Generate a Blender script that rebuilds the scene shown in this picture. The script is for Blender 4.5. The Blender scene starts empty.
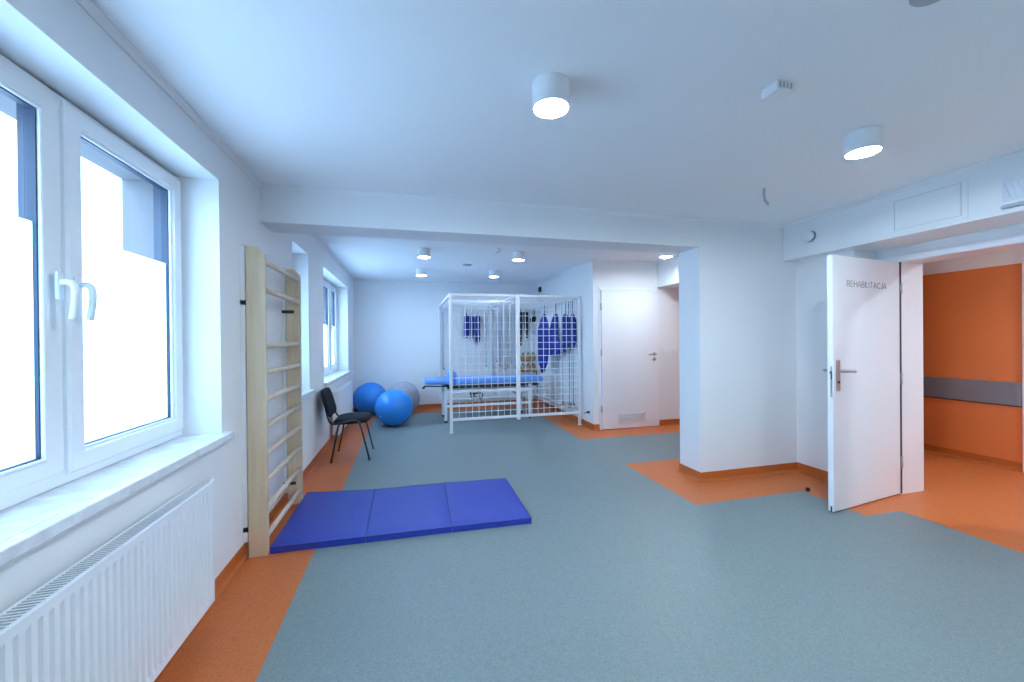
import bpy, bmesh, math, random
from mathutils import Vector, Matrix
random.seed(7)
S = bpy.context.scene
COL = S.collection
V = Vector
PI = math.pi

# ------------------------------------------------------------------ materials
def mat(name, col, rough=.5, metal=0., bump=0., bscale=40., var=0., vscale=3., spec=.5, coat=0.):
    m = bpy.data.materials.new(name); m.use_nodes = True
    nt = m.node_tree; b = nt.nodes['Principled BSDF']
    b.inputs['Base Color'].default_value = (*col, 1)
    b.inputs['Roughness'].default_value = rough
    b.inputs['Metallic'].default_value = metal
    b.inputs['Specular IOR Level'].default_value = spec
    b.inputs['Coat Weight'].default_value = coat
    tc = nt.nodes.new('ShaderNodeTexCoord')
    if var:
        n = nt.nodes.new('ShaderNodeTexNoise'); n.inputs['Scale'].default_value = vscale; n.inputs['Detail'].default_value = 4
        nt.links.new(tc.outputs['Object'], n.inputs['Vector'])
        r = nt.nodes.new('ShaderNodeMixRGB')
        r.inputs['Color1'].default_value = (*[c * (1 - var) for c in col], 1)
        r.inputs['Color2'].default_value = (*[min(1, c * (1 + var)) for c in col], 1)
        nt.links.new(n.outputs['Fac'], r.inputs['Fac']); nt.links.new(r.outputs['Color'], b.inputs['Base Color'])
    if bump:
        n = nt.nodes.new('ShaderNodeTexNoise'); n.inputs['Scale'].default_value = bscale; n.inputs['Detail'].default_value = 3
        nt.links.new(tc.outputs['Object'], n.inputs['Vector'])
        bp = nt.nodes.new('ShaderNodeBump'); bp.inputs['Strength'].default_value = bump; bp.inputs['Distance'].default_value = .004
        nt.links.new(n.outputs['Fac'], bp.inputs['Height']); nt.links.new(bp.outputs['Normal'], b.inputs['Normal'])
    return m

def vinyl(name, col, rough=.43):
    """sheet vinyl: fine chips of lighter and darker colour on a plain ground"""
    m = mat(name, col, rough, spec=.4); nt = m.node_tree; b = nt.nodes['Principled BSDF']
    tc = nt.nodes.new('ShaderNodeTexCoord')
    n = nt.nodes.new('ShaderNodeTexVoronoi'); n.inputs['Scale'].default_value = 160
    nt.links.new(tc.outputs['Object'], n.inputs['Vector'])
    cr = nt.nodes.new('ShaderNodeValToRGB'); e = cr.color_ramp.elements
    e[0].position = .0; e[0].color = (*[c * .88 for c in col], 1); e[1].position = 1.; e[1].color = (*[min(1, c * 1.12) for c in col], 1)
    sp = nt.nodes.new('ShaderNodeSeparateColor'); nt.links.new(n.outputs['Color'], sp.inputs[0])
    nt.links.new(sp.outputs[0], cr.inputs['Fac'])
    n2 = nt.nodes.new('ShaderNodeTexNoise'); n2.inputs['Scale'].default_value = 1.1; n2.inputs['Detail'].default_value = 5
    nt.links.new(tc.outputs['Object'], n2.inputs['Vector'])
    mr = nt.nodes.new('ShaderNodeMapRange'); mr.inputs['To Min'].default_value = .93; mr.inputs['To Max'].default_value = 1.07
    nt.links.new(n2.outputs['Fac'], mr.inputs['Value'])
    mx = nt.nodes.new('ShaderNodeMixRGB'); mx.blend_type = 'MULTIPLY'; mx.inputs['Fac'].default_value = 1
    nt.links.new(cr.outputs['Color'], mx.inputs['Color1']); nt.links.new(mr.outputs['Result'], mx.inputs['Color2'])
    nt.links.new(mx.outputs['Color'], b.inputs['Base Color'])
    mr2 = nt.nodes.new('ShaderNodeMapRange'); mr2.inputs['To Min'].default_value = rough - .05; mr2.inputs['To Max'].default_value = rough + .08
    nt.links.new(n2.outputs['Fac'], mr2.inputs['Value']); nt.links.new(mr2.outputs['Result'], b.inputs['Roughness'])
    return m

def wood(name, c1, c2):
    m = mat(name, c1, .45); nt = m.node_tree; b = nt.nodes['Principled BSDF']
    tc = nt.nodes.new('ShaderNodeTexCoord'); mp = nt.nodes.new('ShaderNodeMapping')
    mp.inputs['Scale'].default_value = (26, 26, 1.3)
    n = nt.nodes.new('ShaderNodeTexNoise'); n.inputs['Scale'].default_value = 1.6; n.inputs['Detail'].default_value = 5; n.inputs['Distortion'].default_value = .6
    nt.links.new(tc.outputs['Object'], mp.inputs['Vector']); nt.links.new(mp.outputs[0], n.inputs['Vector'])
    cr = nt.nodes.new('ShaderNodeValToRGB'); e = cr.color_ramp.elements
    e[0].position = .32; e[0].color = (*c2, 1); e[1].position = .68; e[1].color = (*c1, 1)
    nt.links.new(n.outputs['Fac'], cr.inputs['Fac']); nt.links.new(cr.outputs['Color'], b.inputs['Base Color'])
    return m

def stone(name, c1, c2):
    m = mat(name, c1, .22); nt = m.node_tree; b = nt.nodes['Principled BSDF']
    tc = nt.nodes.new('ShaderNodeTexCoord')
    n = nt.nodes.new('ShaderNodeTexNoise'); n.inputs['Scale'].default_value = 9; n.inputs['Detail'].default_value = 8; n.inputs['Distortion'].default_value = 1.3
    nt.links.new(tc.outputs['Object'], n.inputs['Vector'])
    cr = nt.nodes.new('ShaderNodeValToRGB'); e = cr.color_ramp.elements
    e[0].position = .38; e[0].color = (*c2, 1); e[1].position = .62; e[1].color = (*c1, 1)
    nt.links.new(n.outputs['Fac'], cr.inputs['Fac']); nt.links.new(cr.outputs['Color'], b.inputs['Base Color'])
    return m

def emit(name, col, s):
    m = bpy.data.materials.new(name); m.use_nodes = True; nt = m.node_tree; nt.nodes.clear()
    o = nt.nodes.new('ShaderNodeOutputMaterial'); e = nt.nodes.new('ShaderNodeEmission')
    e.inputs['Color'].default_value = (*col, 1); e.inputs['Strength'].default_value = s
    nt.links.new(e.outputs[0], o.inputs[0]); return m

def clear_glass():
    m = bpy.data.materials.new('window_glass'); m.use_nodes = True; nt = m.node_tree; nt.nodes.clear()
    o = nt.nodes.new('ShaderNodeOutputMaterial'); t = nt.nodes.new('ShaderNodeBsdfTransparent')
    t.inputs['Color'].default_value = (.95, .98, 1, 1)
    g = nt.nodes.new('ShaderNodeBsdfGlossy'); g.inputs['Roughness'].default_value = .02
    f = nt.nodes.new('ShaderNodeFresnel'); f.inputs['IOR'].default_value = 1.3
    x = nt.nodes.new('ShaderNodeMixShader')
    nt.links.new(f.outputs[0], x.inputs[0]); nt.links.new(t.outputs[0], x.inputs[1]); nt.links.new(g.outputs[0], x.inputs[2])
    nt.links.new(x.outputs[0], o.inputs[0]); return m

def frosted():
    m = bpy.data.materials.new('frosted_film'); m.use_nodes = True; nt = m.node_tree; nt.nodes.clear()
    o = nt.nodes.new('ShaderNodeOutputMaterial'); t = nt.nodes.new('ShaderNodeBsdfTranslucent')
    t.inputs['Color'].default_value = (.86, .97, 1, 1)
    d = nt.nodes.new('ShaderNodeBsdfTransparent'); d.inputs['Color'].default_value = (.9, .96, 1, 1)
    x = nt.nodes.new('ShaderNodeMixShader'); x.inputs[0].default_value = .15
    nt.links.new(t.outputs[0], x.inputs[1]); nt.links.new(d.outputs[0], x.inputs[2])
    nt.links.new(x.outputs[0], o.inputs[0]); return m

M = {}
M['wall'] = mat('white_wall_paint', (.80, .81, .815), .62, bump=.12, bscale=90, var=.012, vscale=2)
M['ceil'] = mat('white_ceiling_paint', (.87, .88, .885), .7, bump=.08, bscale=90, var=.01, vscale=2)
M['orange_wall'] = mat('orange_wall_paint', (.74, .20, .052), .5, bump=.1, bscale=80, var=.03)
M['grey_panel'] = mat('grey_rail_panel', (.20, .20, .235), .4, bump=.05)
M['grey'] = vinyl('grey_vinyl', (.185, .232, .236))
M['orange'] = vinyl('orange_vinyl', (.56, .152, .041))
M['base'] = mat('orange_skirting', (.50, .135, .028), .35, var=.04, vscale=6)
M['pvc'] = mat('white_pvc', (.82, .84, .85), .25)
M['gasket'] = mat('dark_window_gasket', (.03, .05, .09), .5)
M['guide'] = mat('blue_grey_shutter_guide', (.035, .055, .095), .45)
M['facade'] = mat('outer_render', (.21, .20, .20), .8, bump=.2)
M['ground'] = mat('pale_paving', (.60, .60, .60), .8, bump=.2)
M['sill'] = stone('marbled_sill', (.80, .81, .82), (.68, .685, .70))
M['enamel'] = mat('white_enamel', (.80, .82, .84), .3)
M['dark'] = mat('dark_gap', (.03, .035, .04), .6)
M['black'] = mat('black_plastic', (.012, .014, .017), .4)
M['chairfab'] = mat('charcoal_upholstery', (.010, .015, .021), .8, bump=.4, bscale=500, spec=.25)
M['tube'] = mat('black_tube', (.02, .024, .03), .28)
M['steel'] = mat('brushed_steel', (.45, .45, .46), .32, metal=1)
M['wood'] = wood('pale_pine', (.69, .56, .385), (.60, .475, .315))
M['rung'] = wood('beech_rung', (.70, .59, .46), (.60, .49, .37))
M['mat'] = mat('blue_mat_vinyl', (.022, .048, .37), .42, bump=.15, bscale=300)
M['matseam'] = mat('dark_blue_piping', (.010, .016, .20), .5)
M['ball'] = mat('blue_ball_rubber', (.018, .245, .74), .27, var=.05, vscale=5)
M['ballg'] = mat('grey_ball_rubber', (.36, .37, .44), .27, var=.05, vscale=5)
M['valve'] = mat('ball_plug', (.7, .75, .8), .4)
M['cage'] = mat('white_powder_coat', (.84, .86, .88), .3)
M['bed'] = mat('light_blue_leatherette', (.14, .36, .86), .4, bump=.1, bscale=200)
M['sling'] = mat('royal_blue_sling', (.008, .022, .23), .7, bump=.4, bscale=120)
M['rope'] = mat('grey_blue_rope', (.38, .43, .52), .7, bump=.4, bscale=300)
M['rope2'] = mat('dark_blue_rope', (.05, .09, .22), .7)
M['black_strap'] = mat('black_webbing', (.012, .014, .018), .7, bump=.3, bscale=200)
M['tan'] = mat('tan_sandbag', (.42, .26, .13), .7, bump=.3, bscale=80, var=.15, vscale=20)
M['door'] = mat('white_door_laminate', (.82, .83, .86), .32, var=.008)
M['plas'] = mat('white_plastic', (.80, .82, .83), .35)
M['ink'] = mat('grey_lettering', (.16, .18, .20), .5)
M['grille'] = mat('grey_grille', (.42, .44, .47), .5)
M['groove'] = mat('shadow_groove', (.58, .60, .60), .6)
M['lens'] = mat('emergency_lens', (.70, .76, .82), .15, spec=.6)
M['glass'] = clear_glass(); M['frost'] = frosted()
LC = (.84, 1.0, 1.16)
M['lamp'] = emit('lamp_diffuser', LC, 425.)
M['lamp_rear'] = emit('lamp_diffuser_dimmed', LC, 90.)
M['lamp_corridor_added'] = emit('lamp_diffuser_corridor_added', (.74, 1.0, 1.18), 720.)  # emission of the two added corridor lamps
M['lamp_hall'] = emit('lamp_diffuser_hall', LC, 340.)

# ------------------------------------------------------------------ mesh helpers
def newobj(name, bm, m, parent=None, smooth=False):
    me = bpy.data.meshes.new(name); bmesh.ops.recalc_face_normals(bm, faces=bm.faces[:])
    if smooth:
        for f in bm.faces: f.smooth = True
        if smooth == 'auto':
            for e in bm.edges:
                if len(e.link_faces) == 2 and e.calc_face_angle(0) > .6: e.smooth = False
    bm.to_mesh(me); bm.free()
    ms = m if isinstance(m, (list, tuple)) else [m]
    for k in ms: me.materials.append(M[k])
    o = bpy.data.objects.new(name, me); COL.objects.link(o)
    if parent:
        o.parent = parent
        o.matrix_parent_inverse = Matrix.Translation(-ploc(parent)) if False else Matrix()
    return o
def ploc(p): return p.location
def B(): return bmesh.new()
def box(bm, a, b, bev=0., mi=0, xf=None, seg=1):
    a = V(a); b = V(b); lo = V(map(min, a, b)); hi = V(map(max, a, b))
    vs = [bm.verts.new((x, y, z)) for x in (lo.x, hi.x) for y in (lo.y, hi.y) for z in (lo.z, hi.z)]
    fs = [bm.faces.new([vs[i] for i in q]) for q in ((0, 1, 3, 2), (4, 6, 7, 5), (0, 4, 5, 1), (2, 3, 7, 6), (0, 2, 6, 4), (1, 5, 7, 3))]
    for f in fs: f.material_index = mi
    if bev:
        es = list({e for f in fs for e in f.edges})
        r = bmesh.ops.bevel(bm, geom=es, offset=bev, segments=seg, affect='EDGES', profile=.5, clamp_overlap=True)
        vs = list({v for f in r['faces'] for v in f.verts} | {v for v in vs if v.is_valid})
        for f in {f for v in vs for f in v.link_faces}: f.material_index = mi
    if xf is not None:
        for v in vs:
            if v.is_valid: v.co = xf @ v.co
    return vs
def tube(bm, pts, r, n=8, cap=True, closed=False, flat=1., up=None):
    """round bar swept along a polyline; r may be a list; flat squashes it across"""
    pts = [V(p) for p in pts]; N = len(pts); rings = []; prev = None
    for i, p in enumerate(pts):
        if closed: t = (pts[(i + 1) % N] - pts[i - 1]).normalized()
        elif i == 0: t = (pts[1] - p).normalized()
        elif i == N - 1: t = (p - pts[i - 1]).normalized()
        else:
            t = ((pts[i + 1] - p).normalized() + (p - pts[i - 1]).normalized()).normalized()
        if prev is None:
            a = V(up) if up else (V((0, 0, 1)) if abs(t.z) < .9 else V((1, 0, 0)))
            u = (a - t * a.dot(t)).normalized()
        else: u = (prev - t * prev.dot(t)).normalized()
        prev = u; w = t.cross(u); rr = r[i] if isinstance(r, (list, tuple)) else r
        rings.append([bm.verts.new(p + u * math.cos(2 * PI * k / n) * rr + w * math.sin(2 * PI * k / n) * rr * flat) for k in range(n)])
    for i in range(N if closed else N - 1):
        A = rings[i]; C = rings[(i + 1) % N]
        for k in range(n): bm.faces.new((A[k], A[(k + 1) % n], C[(k + 1) % n], C[k]))
    if cap and not closed:
        bm.faces.new(rings[0][::-1]); bm.faces.new(rings[-1])
def sqbar(bm, a, b, w, w2=None):
    """square bar from a to b along an axis"""
    a = V(a); b = V(b); w2 = w2 or w; h = V((w / 2,) * 3); d = b - a
    ax = max(range(3), key=lambda i: abs(d[i])); h2 = V((w / 2, w / 2, w / 2)); h2[ax] = 0
    box(bm, V(map(min, a, b)) - h2, V(map(max, a, b)) + h2, min(w * .12, .004))
def cyl(bm, c, r, h, axis='z', n=24, bev=0.):
    c = V(c); ax = {'x': V((1, 0, 0)), 'y': V((0, 1, 0)), 'z': V((0, 0, 1))}[axis] if isinstance(axis, str) else V(axis).normalized()
    if bev: tube(bm, [c, c + ax * bev, c + ax * (h - bev), c + ax * h], [r - bev, r, r, r - bev], n)
    else: tube(bm, [c, c + ax * h], r, n)
def lathe(bm, c, prof, n=24, axis=2):
    rings = []
    for r, h in prof:
        ring = []
        for k in range(n):
            a = 2 * PI * k / n; p = [0, 0, 0]; o = [i for i in range(3) if i != axis]
            p[axis] = h; p[o[0]] = r * math.cos(a); p[o[1]] = r * math.sin(a); ring.append(bm.verts.new(V(c) + V(p)))
        rings.append(ring)
    for A, C in zip(rings, rings[1:]):
        for k in range(n): bm.faces.new((A[k], A[(k + 1) % n], C[(k + 1) % n], C[k]))
    bm.faces.new(rings[0]); bm.faces.new(rings[-1])
def prism(bm, poly, z0, z1, mi=0):
    lo = [bm.verts.new((x, y, z0)) for x, y in poly]; hi = [bm.verts.new((x, y, z1)) for x, y in poly]
    fs = [bm.faces.new(lo[::-1]), bm.faces.new(hi)]
    for i in range(len(poly)): fs.append(bm.faces.new((lo[i], lo[(i + 1) % len(poly)], hi[(i + 1) % len(poly)], hi[i])))
    for f in fs: f.material_index = mi
def sweep(bm, path, prof):
    """profile (offset to the left of travel, z) swept along a 2-D path with mitred corners"""
    P = [V(p) for p in path]; rings = []
    for i, p in enumerate(P):
        def nrm(a, b): d = (b - a).normalized(); return V((-d.y, d.x))
        if i == 0: m = nrm(P[0], P[1])
        elif i == len(P) - 1: m = nrm(P[-2], P[-1])
        else:
            a = nrm(P[i - 1], p); b = nrm(p, P[i + 1]); m = (a + b); m = m / max(.2, m.dot(a))
        rings.append([bm.verts.new((p.x + m.x * o, p.y + m.y * o, z)) for o, z in prof])
    n = len(prof)
    for A, C in zip(rings, rings[1:]):
        for k in range(n): bm.faces.new((A[k], A[(k + 1) % n], C[(k + 1) % n], C[k]))
    bm.faces.new(rings[0]); bm.faces.new(rings[-1][::-1])

def arc(c, r, a0, a1, n, plane='xz'):
    out = []
    for i in range(n + 1):
        a = a0 + (a1 - a0) * i / n; u, w = r * math.cos(a), r * math.sin(a)
        out.append(V(c) + (V((u, 0, w)) if plane == 'xz' else V((0, u, w)) if plane == 'yz' else V((u, w, 0))))
    return out
def smooth_path(pts, k=3):
    """Catmull-Rom through the points"""
    pts = [V(p) for p in pts]; out = []
    for i in range(len(pts) - 1):
        p0 = pts[max(i - 1, 0)]; p1 = pts[i]; p2 = pts[i + 1]; p3 = pts[min(i + 2, len(pts) - 1)]
        for j in range(k):
            t = j / k
            out.append(.5 * ((2 * p1) + (-p0 + p2) * t + (2 * p0 - 5 * p1 + 4 * p2 - p3) * t * t + (-p0 + 3 * p1 - 3 * p2 + p3) * t ** 3))
    out.append(pts[-1]); return out

def empty(name, loc=(0, 0, 0)):
    o = bpy.data.objects.new(name, None); o.empty_display_size = .1; COL.objects.link(o); o.location = loc; return o
def tag(o, label=None, cat=None, group=None, kind=None):
    if label: o['label'] = label
    if cat: o['category'] = cat
    if group: o['group'] = group
    if kind: o['kind'] = kind
    return o
def part(name, bm, m, root, smooth=False):
    """geometry is written in world metres; the part is re-based on its thing"""
    o = newobj(name, bm, m, None, smooth)
    base = root
    off = V((0, 0, 0))
    while base is not None: off += V(base.location); base = base.parent
    o.data.transform(Matrix.Translation(-off)); o.parent = root
    return o
def one(name, bm, m, label, cat, group=None, smooth=False):
    """a thing that is a single mesh, its origin moved to its middle"""
    o = newobj(name, bm, m, None, smooth); rebase(o)
    return tag(o, label, cat, group)
def rebase(o):
    c = sum((v.co for v in o.data.vertices), V()) / len(o.data.vertices)
    c.z = min(v.co.z for v in o.data.vertices)
    o.data.transform(Matrix.Translation(-c)); o.location = c
def struct(name, bm, m, parent=None, smooth=False):
    if parent: return part(name, bm, m, parent, smooth)
    return tag(newobj(name, bm, m, None, smooth), kind='structure')

# ------------------------------------------------------------------ the shell
XL = -1.03; XO = -1.44          # left wall: inner and outer face
YB = 8.15                        # far wall
YN = -1.15                       # wall behind the camera
ZC = 2.50; ZR = 2.555            # ceilings before and behind the beam
BY0, BY1 = 3.214, 3.515          # beam / partition
ZB = 2.232                       # beam soffit
XP = 2.67                        # end of the partition
XR = 3.83; XD = 4.11; XD2 = 4.375 # right wall, recess, corridor side
YH = 5.46                        # wall with the second door
XX = 2.665                       # side of the boxed-in room at the back
XC = 5.92                        # corridor wall

# floor: grey field with orange borders, all one sheet
bm = B()
def quad(x0, y0, x1, y1, mi):
    vs = [bm.verts.new(p) for p in ((x0, y0, 0), (x1, y0, 0), (x1, y1, 0), (x0, y1, 0))]
    f = bm.faces.new(vs); f.material_index = mi
xs = [XL - .02, -.615, 2.26, 3.355, 3.715, XC + .3]
cells = [  # x0,y0,x1,y1,material (0 grey, 1 orange)
    (-1.05, YN, -.615, YB, 1),
    (-.615, YN, 3.715, 2.265, 0), (3.715, YN, 6.2, 2.265, 1),
    (-.615, 2.265, 3.365, 2.785, 0), (3.365, 2.265, 6.2, 2.785, 1),
    (-.615, 2.785, 2.26, 3.90, 0), (2.26, 2.785, 6.2, 3.90, 1),
    (-.615, 3.90, 5.4, 5.01, 0), (5.4, 3.9, 6.2, YB, 1),
    (-.615, 5.01, 2.26, 7.72, 0), (2.26, 5.01, 5.4, YB, 1),
    (-.615, 7.72, 2.26, YB, 1)]
for c in cells: quad(*c)
bmesh.ops.remove_doubles(bm, verts=bm.verts[:], dist=.0001)
floor = struct('floor', bm, ['grey', 'orange'])
bm = B(); box(bm, (XL - .05, YN - .1, -.25), (XC + .3, YB + .1, -.003)); struct('trim_1', bm, 'facade')

bm = B(); box(bm, (XL - .3, YN - .1, ZC), (6.2, BY0 + .1, ZC + .2)); box(bm, (XL - .3, BY0 + .1, ZR), (6.2, YB + .3, ZR + .145))
struct('ceiling', bm, 'ceil')

def wall_x(bm, x0, x1, y0, y1, z0, z1, holes):
    ys = sorted({y0, y1} | {h[0] for h in holes} | {h[1] for h in holes})
    for a, b in zip(ys, ys[1:]):
        hs = sorted([(h[2], h[3]) for h in holes if h[0] <= a and h[1] >= b]); z = z0
        for lo, hi in hs:
            if lo > z: box(bm, (x0, a, z), (x1, b, lo))
            z = hi
        if z < z1: box(bm, (x0, a, z), (x1, b, z1))
WZ0, WZ1 = .835, 2.283
W = [(1.02, 2.582, WZ0, WZ1), (4.03, 4.625, WZ0, 2.295), (5.385, 7.40, WZ0, 2.30)]
bm = B(); wall_x(bm, XO, XL, YN - .2, YB + .3, -.25, ZR + .145, W); struct('wall_left', bm, 'wall')
bm = B()
for a, b, z0, z1 in W:
    box(bm, (XO - .02, a - .2, z0 - .2), (-1.312, a + .045, z1 + .2)); box(bm, (XO - .02, b - .035, z0 - .2), (-1.312, b + .2, z1 + .2)); box(bm, (XO - .02, a, z1 - .05), (-1.312, b, z1 + .2)); box(bm, (XO - .02, a, z0 - .2), (-1.312, b, z0 + .03))
struct('trim_8', bm, 'facade')
bm = B(); box(bm, (XL - .3, YB, -.1), (XX + .3, YB + .3, ZR + .1)); struct('wall_back', bm, 'wall')
bm = B(); box(bm, (XL - .3, YN - .25, -.1), (XC + .3, YN, ZC + .1)); struct('wall_front', bm, 'wall')
bm = B(); box(bm, (XL - .05, BY0, ZB), (6.1, BY1, ZR + .1)); struct('trim_2', bm, 'wall')   # the beam
bm = B(); box(bm, (XP, BY0, -.05), (5.5, BY1, ZB)); struct('wall_middle', bm, 'wall')
# far side: boxed-in room and the wall with door 2
D2a, D2b, D2z = 2.785, 3.742, 2.10
bm = B(); box(bm, (XX, YH, -.1), (XX + .095, YB, ZR + .1)); box(bm, (D2b + .025, YH, -.1), (5.5, YH + .15, ZR + .1))
box(bm, (XX + .095, YH, D2z + .03), (D2b + .025, YH + .15, ZR + .1)); box(bm, (XX + .095, YH + .10, -.1), (D2b + .025, YH + .15, D2z + .03))
struct('wall_side', bm, 'wall')
bm = B(); box(bm, (3.755, BY1, 2.165), (5.5, YH, ZR + .1)); struct('trim_3', bm, 'wall')    # lowered ceiling over the side passage
bm = B(); box(bm, (5.4, BY1, -.1), (5.5, YH, 2.2)); struct('wall_passage', bm, 'wall')
# right wall with its recess, the door opening and the boxed duct above
DY0, DY1, DZ = 1.56, 2.50, 2.012
bm = B()
box(bm, (XR, 2.668, -.1), (XD + .3, BY0, ZC + .05)); wall_x(bm, XD, XD2, YN - .1, 2.668, -.1, ZC + .05, [(DY0, DY1, -.1, DZ)])
struct('wall_right', bm, 'wall')
bm = B(); box(bm, (3.666, YN - .1, 2.137), (XD, BY0, ZC + .05)); struct('trim_4', bm, 'wall')
# corridor
bm = B(); box(bm, (XC, YN - .1, -.1), (XC + .2, 5.2, ZC + .1)); struct('wall_corridor', bm, 'wall')
bm = B(); box(bm, (XC - .006, 2.565, .0), (XC, 5.2, 2.085)); box(bm, (XC - .006, YN, .0), (XC, 1.55, 2.085)); struct('trim_5', bm, 'orange_wall')
bm = B(); box(bm, (XD2, 5.1, -.1), (XC, 5.25, ZC + .1)); box(bm, (XD2, BY0, -.1), (XD2 + .02, 5.1, ZC)); struct('wall_corridor_end', bm, 'orange_wall')
# ground outside
bm = B(); box(bm, (-30, -25, -1.3), (XO, 35, -1.2)); struct('ground', bm, 'ground')

# skirting: coved vinyl, 9 cm high
SK = [(0, 0.001), (.030, .001), (.030, .003), (.018, .007), (.010, .016), (.007, .028), (.007, .090), (0, .090)]
def skirting(name, path): 
    bm = B(); sweep(bm, path, SK); struct(name, bm, 'base')
skirting('baseboard_left', [(XL, YB), (XL, YN)])
skirting('baseboard_back', [(XX, YH - .0), (XX, YB), (XL, YB)][::1])
skirting('baseboard_side', [(D2a - .03, YH), (XX, YH), (XX, YH + .01)])
skirting('baseboard_passage', [(5.4, YH), (D2b + .03, YH)])
skirting('baseboard_middle', [(XD, 2.56), (XD, 2.668), (XR, 2.668), (XR, BY0), (XP, BY0), (XP, BY1), (5.4, BY1)])
skirting('baseboard_corridor', [(XC, 2.566), (XC, 5.1), (XD2 + .02, 5.1)])
# plaster cove at the ceiling
def cove(name, path, z, s=.028):
    pr = [(0, z)] + [(s * (1 - math.sin(a * PI / 10)) if False else s - s * math.sin(a * PI / 10), z - s + s * math.cos(a * PI / 10) if False else z - s * (1 - math.cos((5 - a) * PI / 10)) - 0) for a in range(6)][:0]
    pr = [(0, z), (s, z), (s, z - .006), (s * .55, z - s * .45), (.006, z - s), (0, z - s)]
    bm = B(); sweep(bm, path, pr); struct(name, bm, 'wall')
cove('trim_6', [(3.666, YN), (3.666, BY0), (XL, BY0), (XL, YN)], ZC)
cove('trim_7', [(3.755, BY1), (3.755, YH), (XX, YH), (XX, YB), (XL, YB), (XL, BY1)], ZR)

# ------------------------------------------------------------------ windows
XF = -1.215                      # room side of the window frames
def frame_rect(bm, x0, x1, y0, y1, z0, z1, w, bev=.006):
    """mitred rectangular frame, chamfered on the room side (x1)"""
    c = min(bev, w * .3)
    loops = []
    for x, d in ((x0, 0), (x1 - c, 0), (x1, c), (x1, w - c), (x1 - c, w), (x0, w)):
        loops.append([bm.verts.new((x, y, z)) for y, z in ((y0 + d, z0 + d), (y1 - d, z0 + d), (y1 - d, z1 - d), (y0 + d, z1 - d))])
    n = len(loops)
    for i in range(n):
        A, C = loops[i], loops[(i + 1) % n]
        for k in range(4): bm.faces.new((A[k], A[(k + 1) % 4], C[(k + 1) % 4], C[k]))
def window(idx, y0, y1, z0, z1, sashes, handles, frost_z, group=True):
    root = empty('window_%d' % idx, (XF, (y0 + y1) / 2, z0)); tag(root, kind='structure')
    bm = B(); frame_rect(bm, XF - .075, XF, y0, y1, z0, z1, .055)
    for (a, b), (c, d) in zip(sashes, sashes[1:]): box(bm, (XF - .075, b - .03, z0), (XF - .004, c + .03, z1), .003)
    fr = struct('window_frame', bm, 'pvc', root)
    bm = B(); frame_rect(bm, XF - .078, XF - .046, y0, y1, z0, z1, .058, .001)
    for (a, b), (c, d) in zip(sashes, sashes[1:]): box(bm, (XF - .078, b - .033, z0), (XF - .046, c + .033, z1))
    struct('outer_frame', bm, 'guide', root)
    for i, (a, b) in enumerate(sashes):
        sz0, sz1 = z0 + .036, z1 - .018
        pr_ = XF + (.016 if i or len(sashes) < 2 else -.001)
        bm = B(); frame_rect(bm, XF - .026, pr_, a, b, sz0, sz1, .074, .008)
        frame_rect(bm, XF - .026, XF + .006, a + .072, b - .072, sz0 + .072, sz1 - .072, .011, .004)
        sa = struct('sash', bm, 'pvc', root)
        bm = B(); frame_rect(bm, XF - .03, XF - .006, a + .081, b - .081, sz0 + .081, sz1 - .081, .006, .001); struct('gasket', bm, 'gasket', sa)
        bm = B(); frame_rect(bm, XF - .044, XF - .0265, a, b, sz0, sz1, .078, .001); frame_rect(bm, XF - .036, XF - .0265, a + .078, b - .078, sz0 + .078, sz1 - .078, .006, .001)
        struct('outer_sash', bm, 'guide', sa)
        gy0, gy1, gz0, gz1 = a + .07, b - .07, sz0 + .07, sz1 - .07
        bm = B()
        vs = [bm.verts.new((XF - .022, y, z)) for y, z in ((gy0, gz0), (gy1, gz0), (gy1, gz1), (gy0, gz1))]; bm.faces.new(vs)
        struct('glass', bm, 'glass', sa)
        bm = B(); vs = [bm.verts.new((XF - .018, y, z)) for y, z in ((gy0, gz0), (gy1, gz0), (gy1, frost_z), (gy0, frost_z))]; bm.faces.new(vs)
        struct('frosted_film', bm, 'frost', sa)
        # roller-shutter guides and rails outside the glass
        for ya, yb_ in ((b - .035, b + .005), (a - .005, a + .035)):
            bm = B(); box(bm, (XF - .094, ya, z0), (XF - .076, yb_, z1)); box(bm, (XF - .098, ya + .005, z0), (XF - .094, yb_ - .022, z1)); struct('shutter_guide', bm, 'guide', root)
    for hy, side in handles:
        hz = 1.575
        bm = B(); box(bm, (XF + .014, hy - .016, hz - .05), (XF + .026, hy + .016, hz + .05), .006, seg=2)
        h = struct('handle', bm, 'plas', root)
        bm = B()
        tube(bm, smooth_path([(XF + .024, hy, hz + .012), (XF + .048, hy, hz + .013), (XF + .060, hy, hz + .006), (XF + .066, hy, hz - .02), (XF + .064, hy, hz - .06), (XF + .056, hy, hz - .118)], 4), .0105, 10, flat=1.15)
        struct('lever', bm, 'plas', h, True)
    return root
window(1, 1.03, 2.58, .858, 2.272, [(1.055, 1.799), (1.805, 2.561)], [(1.762, 0), (1.842, 1)], 1.785)
window(2, 4.03, 4.625, .86, 2.285, [(4.05, 4.605)], [], 1.69)
window(3, 5.385, 7.40, .86, 2.29, [(5.41, 6.79), (6.81, 7.375)], [(6.86, 1)], 1.62)
for i, (a, b) in enumerate([(1.02, 2.582), (4.03, 4.625), (5.385, 7.40)]):
    bm = B(); box(bm, (XF - .01, a + .001, .833), (XL - .0, b - .001, .857)); box(bm, (XL, a - .06, .818), (-.985, b + .055, .857), .003)
    one('window_sill', bm, 'sill', ['marbled grey white stone sill board above the long ribbed radiator in the foreground', 'marbled grey white stone sill of the narrow window behind the wooden wall bars',
        'marbled grey white stone sill of the far window near the blue balls'][i], 'windowsill')

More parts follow.
